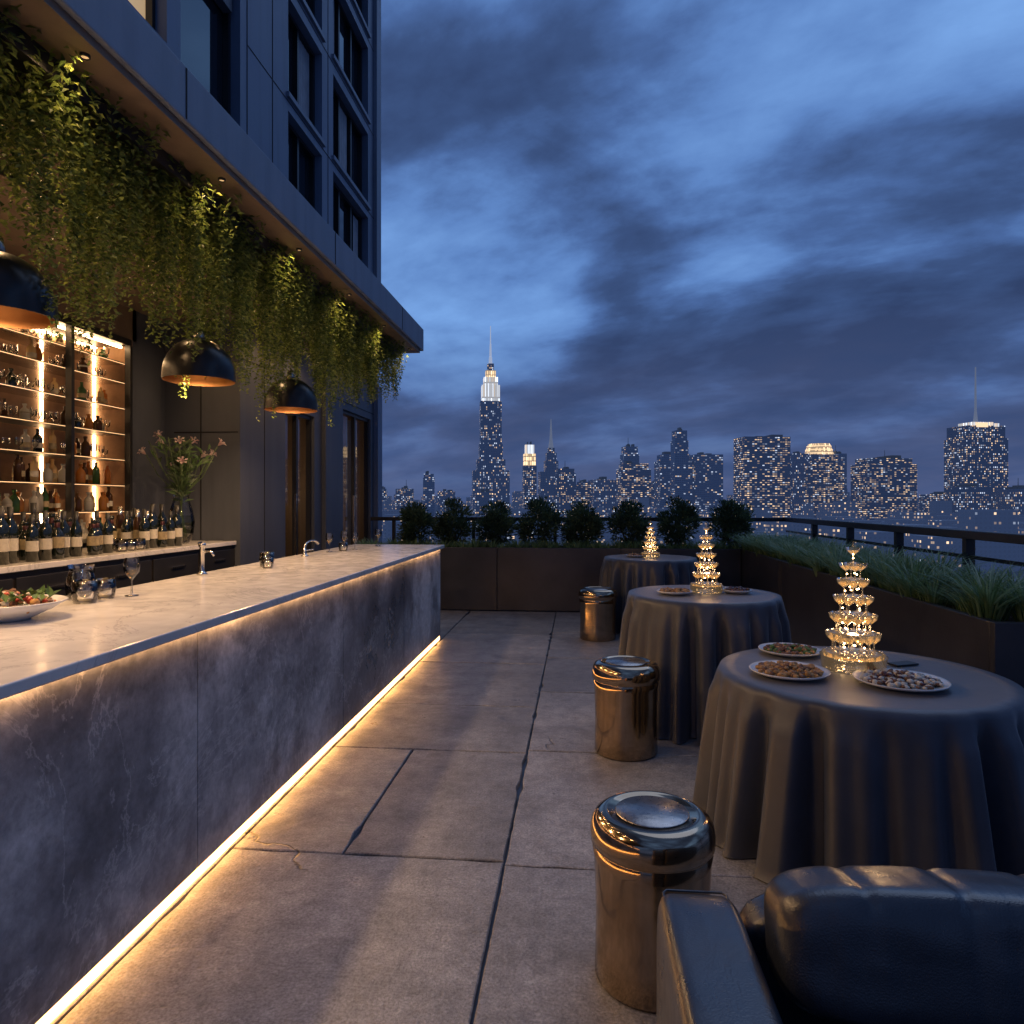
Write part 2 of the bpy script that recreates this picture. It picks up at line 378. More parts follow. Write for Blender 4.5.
def bottle_prof(k):
    return [[(0,0),(.038,0),(.038,.19),(.033,.215),(.014,.25),(.013,.30),(.015,.302),(.015,.32),(0,.32)],
            [(0,0),(.036,0),(.04,.03),(.04,.14),(.032,.17),(.013,.2),(.013,.23),(.018,.232),(.018,.26),(0,.26)],
            [(0,0),(.03,0),(.03,.2),(.024,.225),(.012,.25),(.012,.28),(.014,.3),(0,.3)]][k]
mb=MB()
X0,X1=-4.55,-4.2
mb.box(X0-.03,X0,1.5,6.22,1.22,3.12,SHELFB)
mb.box(X0,X1,6.2,6.24,1.22,3.12,SHELFB); mb.box(X0,X1+.02,1.5,6.2,3.06,3.12,FRAME)
for yy in (2.2,3.0,3.8,4.6,5.41,6.17): mb.box(X1-.03,X1+.025,yy,yy+.035,1.215,3.06,FRAME)
for yy in (4.2,4.88,5.52,6.17): mb.box(X0+.001,X0+.016,yy,yy+.02,1.24,3.04,LEDS)
mb.box(X0+.02,X0+.04,1.6,6.16,3.035,3.055,LEDS)
mb.box(X1-.07,X1-.05,1.6,6.16,3.035,3.055,LEDS)
shz=[1.24,1.52,1.76,2.0,2.24,2.48,2.72,2.9]
for k,z in enumerate(shz):
    if k: mb.box(X0+.02,X1-.04,1.6,6.19,z-.014,z,CHROME if k>4 else CABW)
    if k: mb.box(X1-.041,X1-.037,1.6,6.19,z-.012,z-.008,LEDE)
    y=3.7+R()*.1
    while y<6.12:
        sc=.42 if z>2.75 else .66
        if k>=3 and R()<.75:
            x=U(X0+.1,X1-.1); h=U(.08,.12)
            mb.lathe([(.024,0),(.004,.006),(.004,h*.45),(.024,h*.6),(.026,h*1.1)],(x,y,z),GLASS,8); y+=.052
        else:
            pr=random.choice((0,1,2)); s_=sc*U(.8,1.05) if k<4 else sc*.8
            x=U(X0+.12,X1-.1); m=random.choice([LIQ[0],LIQ[0],LIQ[1],LIQ[4],LIQ[4],LIQ[2],LIQ[3],LIQ[3],WINE])
            P=[(r*.92*U(.97,1.0),h*s_) for r,h in bottle_prof(pr)]
            mb.lathe(P,(x,y,z),m,9)
            if R()<.7: mb.lathe([(P[1][0]*1.03+.0015,.06*s_),(P[1][0]*1.08+.001,.13*s_)],(x,y,z),random.choice((LABEL,LABEL2,LABEL2)),9)
            y+=U(.058,.078)
mb.make('liquor_shelf')

# ---------------------------------------------------------------- hotel building
hotel=empty('hotel_building')
XF=-3.4
def facade(mb,y0,y1,z0,z1,ops,m,x=XF,rec=.22,fm=None):
    fm=fm or FRAME
    ysx=sorted({y0,y1,*[o[0] for o in ops],*[o[1] for o in ops]}); zs=sorted({z0,z1,*[o[2] for o in ops],*[o[3] for o in ops]})
    for a,b in zip(ysx,ysx[1:]):
        for c,d in zip(zs,zs[1:]):
            if any(o[0]<=a and b<=o[1] and o[2]<=c and d<=o[3] for o in ops): continue
            mb.poly([(x,a,c),(x,b,c),(x,b,d),(x,a,d)],m)
    for o in ops:
        a,b,c,d=o[:4]; g=o[4]; xr=x-rec
        mb.poly([(x,a,c),(x,b,c),(xr,b,c),(xr,a,c)],m); mb.poly([(x,a,d),(xr,a,d),(xr,b,d),(x,b,d)],m)
        mb.poly([(x,a,c),(xr,a,c),(xr,a,d),(x,a,d)],m); mb.poly([(x,b,c),(x,b,d),(xr,b,d),(xr,b,c)],m)
        mb.poly([(xr,a,c),(xr,b,c),(xr,b,d),(xr,a,d)],g)
        w=.045; xf=xr+.06
        mb.box(xr+.001,xf,a,a+w,c,d,fm);mb.box(xr+.001,xf,b-w,b,c,d,fm);mb.box(xr+.001,xf,a+w,b-w,c,c+w,fm);mb.box(xr+.001,xf,a+w,b-w,d-w,d,fm)
        if len(o)>5:
            for q in range(1,o[5]):
                yy=a+(b-a)*q/o[5]; mb.box(xr+.001,xf-.004,yy-.025,yy+.025,c+w,d-w,fm)
mb=MB()
ops=[]
rows=[(5.25,6.2),(6.4,7.55),(7.8,8.95),(9.2,10.3),(10.6,11.7)]
for c,d in rows:
    ops.append((7.93,9.02,c,d,DARKGLASS,2)); ops.append((9.44,11.06,c,d,DARKGLASS,3))
ops+= [(5.7,6.76,5.35,11.6,DARKGLASS,1),(4.75,5.5,5.4,7.4,ROOMW,2),(2.6,4.1,5.4,7.4,DARKGLASS,2)]
facade(mb,-4,11.6,3.831,13,ops,FAC,rec=.16)
for z in (6.5,7.9,9.3): mb.box(XF-.15,XF-.06,5.75,6.71,z,z+.28,FACD)
for c,d in rows[:4]:
    mb.box(XF+.001,XF+.035,7.88,9.07,c-.06,c-.003,CONC); mb.box(XF+.001,XF+.035,9.39,11.11,c-.06,c-.003,CONC)
for z in (4.55,5.28,6.3,7.68,9.08): mb.box(XF+.0005,XF+.0035,6.9,7.85,z,z+.012,JOINT)
for yy in (6.9,7.5,9.23): mb.box(XF+.0005,XF+.0045,yy,yy+.012,3.84,12,JOINT)
for z in (6.3,7.68,9.08): mb.box(XF+.0005,XF+.0035,7.86,11.5,z,z+.012,JOINT)
mb.box(XF+.001,XF+.06,11.35,11.6,3.84,13,CONC)
mb.poly([(XF,11.6,0),(-14,11.6,0),(-14,11.6,13),(XF,11.6,13)],FAC)
mb.poly([(XF,-4,13),(XF,11.6,13),(-14,11.6,13),(-14,-4,13)],FACD)
CURT=simple('sheer_curtain',(.30,.32,.36),.8,0,.2,6)
def curtain(mb,x,a,b,c,d,n=10,dx=.006):
    for i in range(n):
        y0=a+(b-a)*i/n; y1=a+(b-a)*(i+1)/n; x0=x+(dx if i%2 else 0); x1=x+(0 if i%2 else dx)
        mb.poly([(x0,y0,c),(x1,y1,c),(x1,y1,d),(x0,y0,d)],CURT)
for (a,b,c,d) in ((9.52,9.75,5.32,6.13),(10.0,10.45,6.47,7.5),(8.55,8.95,6.47,7.5),(9.5,9.9,7.87,8.9),(8.02,8.2,5.32,6.13),(10.75,11.0,5.32,6.13)):
    curtain(mb,XF-.15,a,b,c,d)
mb.make('upper_floors',hotel)
mb=MB()
facade(mb,6.76,11.6,0,3.545,[(7.85,8.75,.02,2.7,DOORG,2),(9.85,11.2,.02,2.95,DOORG,2)],FACD,rec=.10)
mb.poly([(-5.2,7.6,0),(-5.2,11.5,0),(-5.2,11.5,3.3),(-5.2,7.6,3.3)],SHELFB); mb.poly([(-5.2,11.5,0),(-3.53,11.5,0),(-3.53,11.5,3.3),(-5.2,11.5,3.3)],SOFF)
mb.poly([(-5.2,7.6,0),(-3.53,7.6,0),(-3.53,7.6,3.3),(-5.2,7.6,3.3)],SOFF); mb.poly([(-5.2,7.6,3.3),(-3.53,7.6,3.3),(-3.53,11.5,3.3),(-5.2,11.5,3.3)],FACD)
mb.poly([(-5.2,7.6,.01),(-3.53,7.6,.01),(-3.53,11.5,.01),(-5.2,11.5,.01)],CABW)
curtain(mb,-3.66,7.9,8.2,.05,2.65,12,.03); curtain(mb,-3.66,10.75,11.15,.05,2.9,14,.03)
for yy in (8.5,10.3): mb.lathe([(0,1.5),(.1,1.5),(.14,1.32),(.135,1.32)],(-5.0,yy,.3),LABEL,16); mb.lathe([(.03,0),(.012,.9),(.012,1.55)],(-5.0,yy,.01),FRAME,8)  # lamp stands and shades added to go with the lobby lights
mb.poly([(XF,6.76,0),(XF,6.76,3.5),(-4.62,6.76,3.5),(-4.62,6.76,0)],FACD)
mb.poly([(-4.2,6.76,1.2),(-4.2,6.24,1.2),(-4.2,6.24,3.5),(-4.2,6.76,3.5)],FACD)
mb.poly([(-4.2,-4,3.12),(-4.2,6.3,3.12),(-4.2,6.3,3.5),(-4.2,-4,3.5)],SOFF)
mb.poly([(-4.62,-4,0),(-4.62,6.76,0),(-4.62,6.76,3.5),(-4.62,-4,3.5)],FACD)
mb.poly([(-3.2,-4,3.42),(-4.62,-4,3.42),(-4.62,6.757,3.42),(-3.2,6.757,3.42)],SOFF)
for yy in (7.3,9.3): mb.box(XF+.0005,XF+.004,yy,yy+.012,0,3.54,JOINT)
mb.box(XF+.0005,XF+.0035,6.76,11.6,3.05,3.062,JOINT)
mb.box(-4.1,-3.42,6.7555,6.759,2.3,2.312,JOINT); mb.box(-3.82,-3.808,6.755,6.759,1.22,3.41,JOINT)
mb.box(XF,XF+.06,9.0,9.22,0,3.54,FACD,.004); mb.box(XF,XF+.08,11.35,11.6,0,3.54,FAC,.004)
for yy in (8.2,10.4): mb.box(XF-.038,XF-.012,yy,yy+.02,.9,1.7,CHROME)
mb.make('ground_floor',hotel)
for yy in (8.5,10.3): light('added_lobby_lamp','POINT',(-4.85,yy,1.75),12,(1,.62,.3),.08,parent=hotel)  # lights added inside the lobby for a warm glow through the doors
mb=MB()
mb.box(-3.39,-2.0,-4,8.9,3.55,3.83,CONC,.008)
mb.box(-3.39,-2.03,-4,8.82,3.51,3.549,SOFF)
for yy in (1.2,3.4,5.6,7.8): mb.box(-2.001,-1.997,yy,yy+.01,3.56,3.82,JOINT)
mb.make('roof_canopy',hotel)
for i in range(7):  # row of downlights added to warm the vines, counter and floor
    yy=.9+i*1.18
    mb=MB(); mb.lathe([(.05,.0),(.05,-.012),(.038,-.014),(.036,-.002)],(0,0,0),FRAME,20); mb.lathe([(.0,-.004),(.036,-.004)],(0,0,0),DOWN,20)
    o=mb.make('added_soffit_downlight',loc=(-2.92,yy,3.509))
    light('added_downlight_spot','SPOT',(0,0,-.03),26,(1,.60,.28),.05,parent=o,spot_size=math.radians(160),spot_blend=.6)
for i in range(8):  # second added row, lighting the outer face of the vines
    yy=.5+i*1.15
    mb=MB(); mb.lathe([(.022,.0),(.022,-.012),(.017,-.014),(.016,-.006)],(0,0,0),FRAME,14); mb.lathe([(.0,-.008),(.016,-.008)],(0,0,0),DOWN,14)
    o=mb.make('added_grazing_downlight',loc=(-2.10,yy,3.509))
    light('added_downlight_spot','SPOT',(0,0,-.018),13,(1,.62,.30),.03,parent=o,spot_size=math.radians(150),spot_blend=.7)

# ---------------------------------------------------------------- hanging vines
mb=MB(); y=.2
mb.box(-2.66,-2.24,0.1,8.68,3.42,3.508,FRAME)
while y<8.66:
    for row in range(3):
        cx=-2.27-row*.16+U(-.05,.05); cy=y+U(-.08,.08)
        L=.86+.75*noise.noise(Vector((y*1.9,row*5,1)))+U(-.2,.22)
        if cy>6.8: L=min(L,1.0-.24*(cy-6.8)+U(-.05,.08))
        L=max(.46,min(L,1.25)); rad=U(.10,.17)
        ns=13+int(5*R())
        for k in range(ns):
            t=U(0,6.283); rr=rad*math.sqrt(R()); l=L*(1-.65*rr/rad*R())
            px,py=cx+rr*math.cos(t),cy+rr*math.sin(t); ph=U(0,6)
            n=int(l/.022)
            for i in range(n):
                s_=i/n; taper=(1-s_*.85)
                q=Vector((cx+(px-cx)*taper+.02*math.sin(s_*5+ph),cy+(py-cy)*taper+.02*math.cos(s_*4+ph),3.5-l*s_+U(-.01,.01)))
                a=U(0,6.283); d=Vector((math.cos(a),math.sin(a),U(-1.1,.1)))
                m=LEAF[0] if R()<.45 else (LEAF[1] if R()<.65 else LEAF[2])
                mb.leaf(q,d,Vector((U(-.5,.5),U(-.5,.5),1)),U(.026,.048)*(1.2-.45*s_),U(.015,.025),m)
    y+=.155
mb.make('hanging_vines')

# ---------------------------------------------------------------- pendant lamps
pm=MB(); prof=[]
for i in range(15):
    t=math.pi/2*i/14; prof.append((.225*math.sin(t)**.9 if i else .03,.245*math.cos(t)))
prof=[(.03,.275),(.035,.245)]+prof[1:]+[(.227,-.03)]
pm.lathe(prof,(0,0,0),BLACKGL,48)
pm.lathe([(r-.006,z-.006) for r,z in prof[2:-1]]+[(.221,-.03)],(0,0,0),COPPER,48)
pm.lathe([(.221,-.03),(.227,-.03)],(0,0,0),BLACKGL,48)
pm.lathe([(.0,.32),(.02,.315),(.032,.275),(.036,.24),(0,.23)],(0,0,0),CHROME,16)
pm.tube([(0,0,.3),(0,0,1.12)],.005,FRAME,6)
pm.lathe([(0,.225),(.02,.22),(.022,.16),(.045,.125),(.05,.09),(.035,.055),(0,.04)],(0,0,0),BULB,16)
first=None
for yy in (2.79,4.41,5.89,1.2):
    z=2.43
    if first is None: o=pm.make('pendant_lamp',loc=(-2.5,yy,z)); first=o
    else: o=inst(first,'pendant_lamp',(-2.5,yy,z))
    light('bulb_light','SPOT',(0,0,.0),66,(1,.60,.29),.05,parent=o,spot_size=math.radians(165),spot_blend=.5)

# ---------------------------------------------------------------- planters and planting
mb=MB()
def trough(x0,x1,y0,y1,h=.93,t=.05):
    mb.box(x0,x1,y0,y0+t,.012,h,PLANT,.006);mb.box(x0,x1,y1-t,y1,.012,h,PLANT,.006)
    mb.box(x0,x0+t,y0+t,y1-t,.012,h-.001,PLANT,.006);mb.box(x1-t,x1,y0+t,y1-t,.012,h-.001,PLANT,.006)
    mb.box(x0+t,x1-t,y0+t,y1-t,.3,h-.06,SOIL)
for a_,b_ in ((-3.38,-1.2),(-1.195,.6),(.605,2.29)): trough(a_,b_,10.2,10.85)
mb.make('far_planter_box')
mb=MB()
for a_,b_ in ((4.13,6.2),(6.205,8.3),(8.305,10.85)): trough(2.3,3.0,a_,b_)
mb.make('side_planter_box')
def bush(loc,r):
    mb=MB()
    for i in range(7):
        a=U(0,6.28); mb.tube([(0,0,0),(r*.3*math.cos(a),r*.3*math.sin(a),r*.7),(r*.6*math.cos(a),r*.6*math.sin(a),r*1.3)],[.012,.008,.003],SOIL,5)
    for i in range(160):
        u=Vector((U(-1,1),U(-1,1),U(-1,1)))
        if u.length>1 or u.length<.2: continue
        c=Vector((u.x*r*(1-.12*u.z),u.y*r,r*1.25+u.z*r*1.25)); m=BUSHL[0] if R()<.5 else BUSHL[1]
        for k in range(46):
            v=Vector((U(-1,1),U(-1,1),U(-1,1))); q=c+v*.065
            mb.leaf(q,(v+u*.8+Vector((0,0,.5))),Vector((U(-1,1),U(-1,1),1)),U(.04,.075),U(.016,.026),m)
    mb.make('boxwood_shrub',loc=loc,rz=U(0,6))
for x in (-2.48,-1.92,-1.28,-.60,.05,.76,1.47,2.25):
    bush((x,10.62,.88),U(.26,.29))
def grass(mb,x,y,z,h,n,sp=.12,lean=.8):
    for k in range(n):
        a=U(0,6.283); r0=sp*.5*R(); hh=h*U(.55,1.05); l=hh*lean*U(.2,1.1); w=U(.008,.013)
        p0=Vector((x+r0*math.cos(a),y+r0*math.sin(a),z)); d=Vector((math.cos(a),math.sin(a),0)); sd=Vector((-d.y,d.x,0))*w*.5
        b=len(mb.v); m=GRS[0] if R()<.55 else GRS[1]
        for t,ww in ((0,1),(.4,1),(.75,.7),(1,.1)):
            c=p0+d*l*t*t+Vector((0,0,hh*(t-.28*t*t*lean))); mb.v.append(tuple(c-sd*ww)); mb.v.append(tuple(c+sd*ww))
        for q in range(3): mb.face((b+2*q,b+2*q+1,b+2*q+3,b+2*q+2),m,True)
mb=MB(); y=4.34
while y<10.1:
    hs_=U(.34,.52)
    for x in (2.40,2.62,2.84): grass(mb,x+U(-.05,.05),y+U(-.07,.07),.87,hs_*U(.8,1.1),150,.14,1.1)
    y+=.30
mb.make('ornamental_grass')
mb=MB(); x=-3.3
while x<2.3:
    for yy in (10.3,10.42): grass(mb,x+U(-.04,.04),yy+U(-.03,.03),.87,U(.16,.26),45)
    x+=.12
mb.make('low_grass_border')

mb=MB(); XR=3.16
mb.box(XR-.05,XR+.05,-2,11.1,1.30,1.37,FRAME,.006); mb.box(-3.35,XR-.051,11.03,11.11,1.30,1.36,FRAME,.006)
y=-1.5
while y<11: mb.box(XR-.035,XR+.035,y,y+.06,0,1.3,FRAME); y+=1.25
x=-3
while x<3: mb.box(x,x+.05,11.04,11.1,0,1.3,FRAME); x+=1.3
mb.box(XR-.012,XR+.012,-2,11.05,1.14,1.17,FRAME); mb.box(XR-.03,XR+.03,-2,11.05,.08,.12,FRAME)
mb.make('terrace_railing')

# ---------------------------------------------------------------- tables
def table(loc,Rr,H,fl,seed,hem=0):
    mb=MB(); seg=480; rows=30; rnd=random.Random(seed)
    fs=[(k,rnd.uniform(0,6.28),w) for k,w in ((5,.3),(14,.8),(19,1.0),(25,.6),(34,.35))]
    def fold(t):
        v=sum(a*math.sin(k*t+p) for k,p,a in fs)/1.55
        v=max(-1.1,min(1.1,v)); return (1-abs(1-(v+1.1)/2.2)**1.8)*2-1.1
    b=len(mb.v)
    for j in range(8):
        r=Rr*(j+.02)/8
        for i in range(seg):
            t=2*math.pi*i/seg; mb.v.append((r*math.cos(t),r*math.sin(t),H))
    for j in range(rows+1):
        s_=j/rows
        for i in range(seg):
            t=2*math.pi*i/seg; f=fold(t+.04*s_*math.sin(2*t+1)+.02*s_*math.sin(7*t))
            e=min(1,s_/.06); rr=Rr+.012*math.sin(e*math.pi/2)+fl*s_**1.1+(.008+.078*s_**.5)*f*min(1,s_*6)
            z=H-.012*(1-math.cos(e*math.pi/2))-(H-.016)*s_
            z=max(z,.004)
            if j==rows: z=.004+.004*abs(f); rr+=.012
            mb.v.append((rr*math.cos(t),rr*math.sin(t),z))
    for j in range(8+rows):
        for i in range(seg):
            k=(i+1)%seg; mb.face((b+j*seg+i,b+j*seg+k,b+(j+1)*seg+k,b+(j+1)*seg+i),CLOTH,True)
    mb.face(tuple(range(b,b+seg)),CLOTH)
    mb.lathe([(.24,.0),(.24,.02),(.03,.05),(.03,H-.04)],(0,0,0),FRAME,20)
    return mb.make('cocktail_table',loc=loc)
T=[((1.37,3.57),.66,.76,.05),((.917,5.31),.545,.92,.04),((.894,8.98),.57,.9,.04)]
for i,(p,r,h,f) in enumerate(T): table((p[0],p[1],0),r,h,f,i+3)

mb=MB(); h=.56; r=.205
mb.lathe([(0,.0),(r-.02,.0),(r-.012,.012),(r-.014,.1),(r-.016,.2),(r-.014,.3),(r-.010,.40),(r-.004,.435),(r-.008,.442),(r-.008,.448),(r+.001,.455),(r+.003,.49),(r-.002,.52),(r-.014,.54),(r-.034,.552),(r-.055,.556),(r-.058,.552),(0,.552)],(0,0,0),GOLD,72)
mb.lathe([(0,.5555),(r-.085,.5555),(r-.082,.5525)],(0,0,0),DISC,60)
st=mb.make('bronze_stool',loc=(.246,2.405,0))
inst(st,'bronze_stool',(.30,4.55,0),1,(1.04,1.04,1.04)); inst(st,'bronze_stool',(.22,8.26,0),2,(1.1,1.1,1.06))

# ---------------------------------------------------------------- glass towers
def coupe(mb,x,y,z,s):
    mb.lathe([(.026*s,0),(.022*s,.003*s),(.004*s,.008*s),(.0035*s,.05*s),(.012*s,.056*s),(.036*s,.075*s),(.043*s,.1*s)],(x,y,z),TGLASS,14)
    mb.lathe([(.012*s,.058*s),(.033*s,.080*s),(0,.080*s)],(x,y,z),CHAMP,12)
def tower(loc,H,r0):
    mb=MB(); n=7; hs=[.14,.16,.155,.145,.14,.13,.13]
    k=H/1.0; rr=[1,.86,.71,.57,.43,.3,.0]
    mb.lathe([(0,.0),(r0,.0),(r0*1.06,.01),(r0*1.1,hs[0]*k*.8),(r0*1.12,hs[0]*k*.82),(r0*1.05,hs[0]*k*.8),(r0*1.0,.015)],(0,0,0),TGLASS,36)
    mb.lathe([(r0*.93,.012),(r0*.97,hs[0]*k*.6),(0,hs[0]*k*.6)],(0,0,0),TGLASS,30)
    z=0
    for i in range(n):
        hh=hs[i]*k; R_=r0*rr[i]
        if i>0:
            mb.lathe([(0,z-.004),(R_+.006,z-.004),(R_+.009,z+.001),(R_+.006,z+.002),(0,z+.002)],(0,0,0),TGLASS,30)
        cnt=max(1,int(2*math.pi*R_*.85/(.068*k*1.15))) if i<6 else 1
        for q in range(cnt):
            a=2*math.pi*q/cnt+i*.3; rad=R_*.80 if i<6 else 0
            mbx=len(mb.v); coupe(mb,rad*math.cos(a),rad*math.sin(a),z+.002,1)
            for v in range(mbx,len(mb.v)):
                X,Y,Z=mb.v[v]; cx,cy=rad*math.cos(a),rad*math.sin(a)
                mb.v[v]=(cx+(X-cx)*.82*k/.62,cy+(Y-cy)*.82*k/.62,z+(Z-z)*hh/.102)
        nb=max(2,int(R_*95))
        for q in range(nb):
            a=2*math.pi*q/nb+i; rad=R_*U(.2,.7); mb.blob((rad*math.cos(a),rad*math.sin(a),z+.012+U(0,hh*.55)),.0042*k/.62,BEAD)
        z+=hh
    mb.lathe([(.0,z),(.008,z+.005),(.003,z+.02),(0,z+.035)],(0,0,0),TGLASS,8)
    o=mb.make('champagne_glass_tower',loc=loc)
    light('tower_glow','POINT',(0,0,H*.35),2.4,(1,.60,.28),.03,parent=o)
tower((1.37,3.66,.762),.61,.140); tower((.95,5.36,.922),.49,.11); tower((.9,8.98,.902),.44,.11)

def platter(loc,r,foods,n,mat=CERAM,name='food_platter'):
    mb=MB()
    mb.lathe([(0,.0),(r*.7,.0),(r*.95,.014),(r,.022),(r*.99,.026),(r*.93,.019),(r*.7,.008),(0,.008)],(0,0,0),mat,48)
    for i in range(n):
        a=U(0,6.28); q=r*.8*math.sqrt(R()); s=U(.009,.017)
        mb.blob((q*math.cos(a),q*math.sin(a),.014+s*.4+.025*(1-q/r)*R()),s,random.choice(foods),U(.5,.9),7,5)
    mb.make(name,loc=loc,rz=U(0,6))
F0,F1,F2,F3,F4,F5=FOOD
platter((1.015,3.51,.764),.185,[F0,F0,F1,F0],190); platter((1.16,4.0,.764),.165,[F0,F1,F1,F4],150); platter((1.47,3.37,.764),.20,[F2,F2,F3,F1],230)
platter((.70,5.24,.924),.13,[F0,F1,F0],90); platter((1.17,5.35,.924),.11,[F1,F3],70); platter((.72,9.0,.904),.13,[F0,F1],60)
mb=MB(); mb.box(-.07,.07,-.035,.035,0,.009,FRAME,.003); mb.make('folded_menu_card',loc=(1.66,3.78,.763),rz=.4)

mb=MB(); mb.lathe([(0,0),(.08,0),(.085,.006),(.16,.04),(.215,.075),(.21,.079),(.15,.048),(0,.02)],(0,0,0),CERAM,40)
for i in range(190):
    a=U(0,6.28); q=.17*math.sqrt(R()); s=U(.009,.019); mb.blob((q*math.cos(a),q*math.sin(a),.055+.06*(1-q/.17)+U(-.01,.012)),s,random.choice([F5,F1,F1,F0,F0,F2,F4]),U(.4,1),7,5)
for i in range(60):
    a=U(0,6.28); q=.17*math.sqrt(R()); mb.leaf(Vector((q*math.cos(a),q*math.sin(a),.085)),Vector((U(-1,1),U(-1,1),.6)),Vector((0,0,1)),.05,.03,F4)
mb.make('salad_bowl',loc=(-2.4,2.74,1.103))

# ---------------------------------------------------------------- glassware on bar
GLB=thinglass('bar_glass',(.96,.96,.94),.07,.36)
mb=MB(); mb.lathe([(0,.0),(.034,.0),(.034,.003),(.005,.008),(.004,.085),(.012,.095),(.036,.125),(.041,.155),(.034,.2)],(0,0,0),GLB,24)
mb.lathe([(.012,.097),(.034,.125),(.037,.135),(0,.135)],(0,0,0),TEA,20)
wg=mb.make('wine_glass',loc=(-2.36,3.50,1.103))
for p_ in ((-2.3,7.85),(-2.42,7.05),(-2.34,7.15),(-2.25,7.7),(-2.47,6.75)): inst(wg,'wine_glass',(*p_,1.103),0,U(.85,1))
mb=MB(); mb.lathe([(0,.004),(.04,.004),(.046,.0),(.052,.05),(.048,.10),(.045,.10),(.048,.05),(.04,.012),(0,.012)],(0,0,0),GLB,24)
mb.lathe([(.042,.045),(0,.045)],(0,0,0),TEA,20)
tg=mb.make('tumbler_glass',loc=(-2.43,3.24,1.103),)
tg.scale=(1.15,1.15,1.1)
inst(tg,'tumbler_glass',(-2.44,3.40,1.103)); inst(tg,'tumbler_glass',(-2.40,5.2,1.103),0,1.1); inst(tg,'tumbler_glass',(-2.33,5.06,1.103),0,.8)
inst(tg,'tumbler_glass',(-2.38,6.9,1.103),0,.9)
mb=MB(); mb.lathe([(0,.004),(.045,.004),(.05,0),(.062,.03),(.066,.08),(.055,.13),(.048,.16),(.056,.185)],(0,0,0),GLB,28); mb.lathe([(.06,.08),(0,.08)],(0,0,0),WATER,24)
mb.tube([(.052,0,.16),(.09,0,.165),(.105,0,.12),(.09,0,.07),(.064,0,.05)],.006,GLB,8)
mb.make('water_pitcher',loc=(-2.54,3.36,1.103),rz=-.9).scale=(1.1,1.1,.95)

mb=MB(); mb.lathe([(0,0),(.035,0),(.035,.012),(.02,.02),(.016,.03),(.016,.19),(.024,.195),(.026,.215),(0,.22)],(0,0,0),CHROME,20)
mb.tube([(0,0,.15),(.03,0,.16),(.07,0,.155),(.085,0,.13)],.008,CHROME,8); mb.box(-.006,.006,-.05,.0,.215,.228,CHROME,.003)
mb.make('beer_tap',loc=(-2.56,4.55,1.103))
mb=MB(); mb.lathe([(0,0),(.028,0),(.028,.01),(.014,.02),(.012,.06)],(0,0,0),CHROME,18)
mb.tube([(0,0,.04),(0,0,.12),(0,.02,.16),(0,.07,.18),(0,.14,.175),(0,.19,.15),(0,.2,.12)],.011,CHROME,10); mb.tube([(0,0,.07),(.07,0,.085)],.006,CHROME,8)
o=mb.make('sink_faucet',loc=(-2.5,6.2,1.103)); o.scale=(1.2,1.6,.75)

# ---------------------------------------------------------------- bottles on the back bar
protos=[]
for k,(m,lb) in enumerate(((WINE,LABEL),(WINE,LABEL2),(LIQ[3],LABEL2),(LIQ[4],LABEL))):
    mb=MB(); P=bottle_prof(k%3)
    mb.lathe(P,(0,0,0),m,20); rr=P[2][0]; hz=P[-1][1]
    mb.lathe([(rr+.001,.07),(rr+.001,.14)],(0,0,0),lb,20)
    mb.lathe([(.0155,hz-.06),(.0165,hz-.001),(0,hz+.001)],(0,0,0),FRAME if k==0 else (CAP if k<2 else CHROME),14)
    protos.append(mb)
fo=[None]*4; nm=['wine_bottle','wine_bottle','whisky_bottle','gin_bottle']
y=3.7
while y<6.05:
    if not(5.12<y<5.4):
        for xx in (-3.58,-3.72,-3.9):
            if R()<.85:
                k=random.choice((0,0,0,0,1,1,2,3)) ; l=(xx+U(-.03,.03),y+U(-.02,.02),1.212); s=U(.95,1.2)
                if fo[k] is None: fo[k]=protos[k].make(nm[k],loc=l); fo[k].scale=(1.1,1.1,1.1)
                else: inst(fo[k],nm[k],l,U(0,6),s)
    else:
        for xx in (-3.56,-3.68,-3.8): inst(tg,'tumbler_glass',(xx,y,1.212),0,U(.8,1.1))
    y+=.112

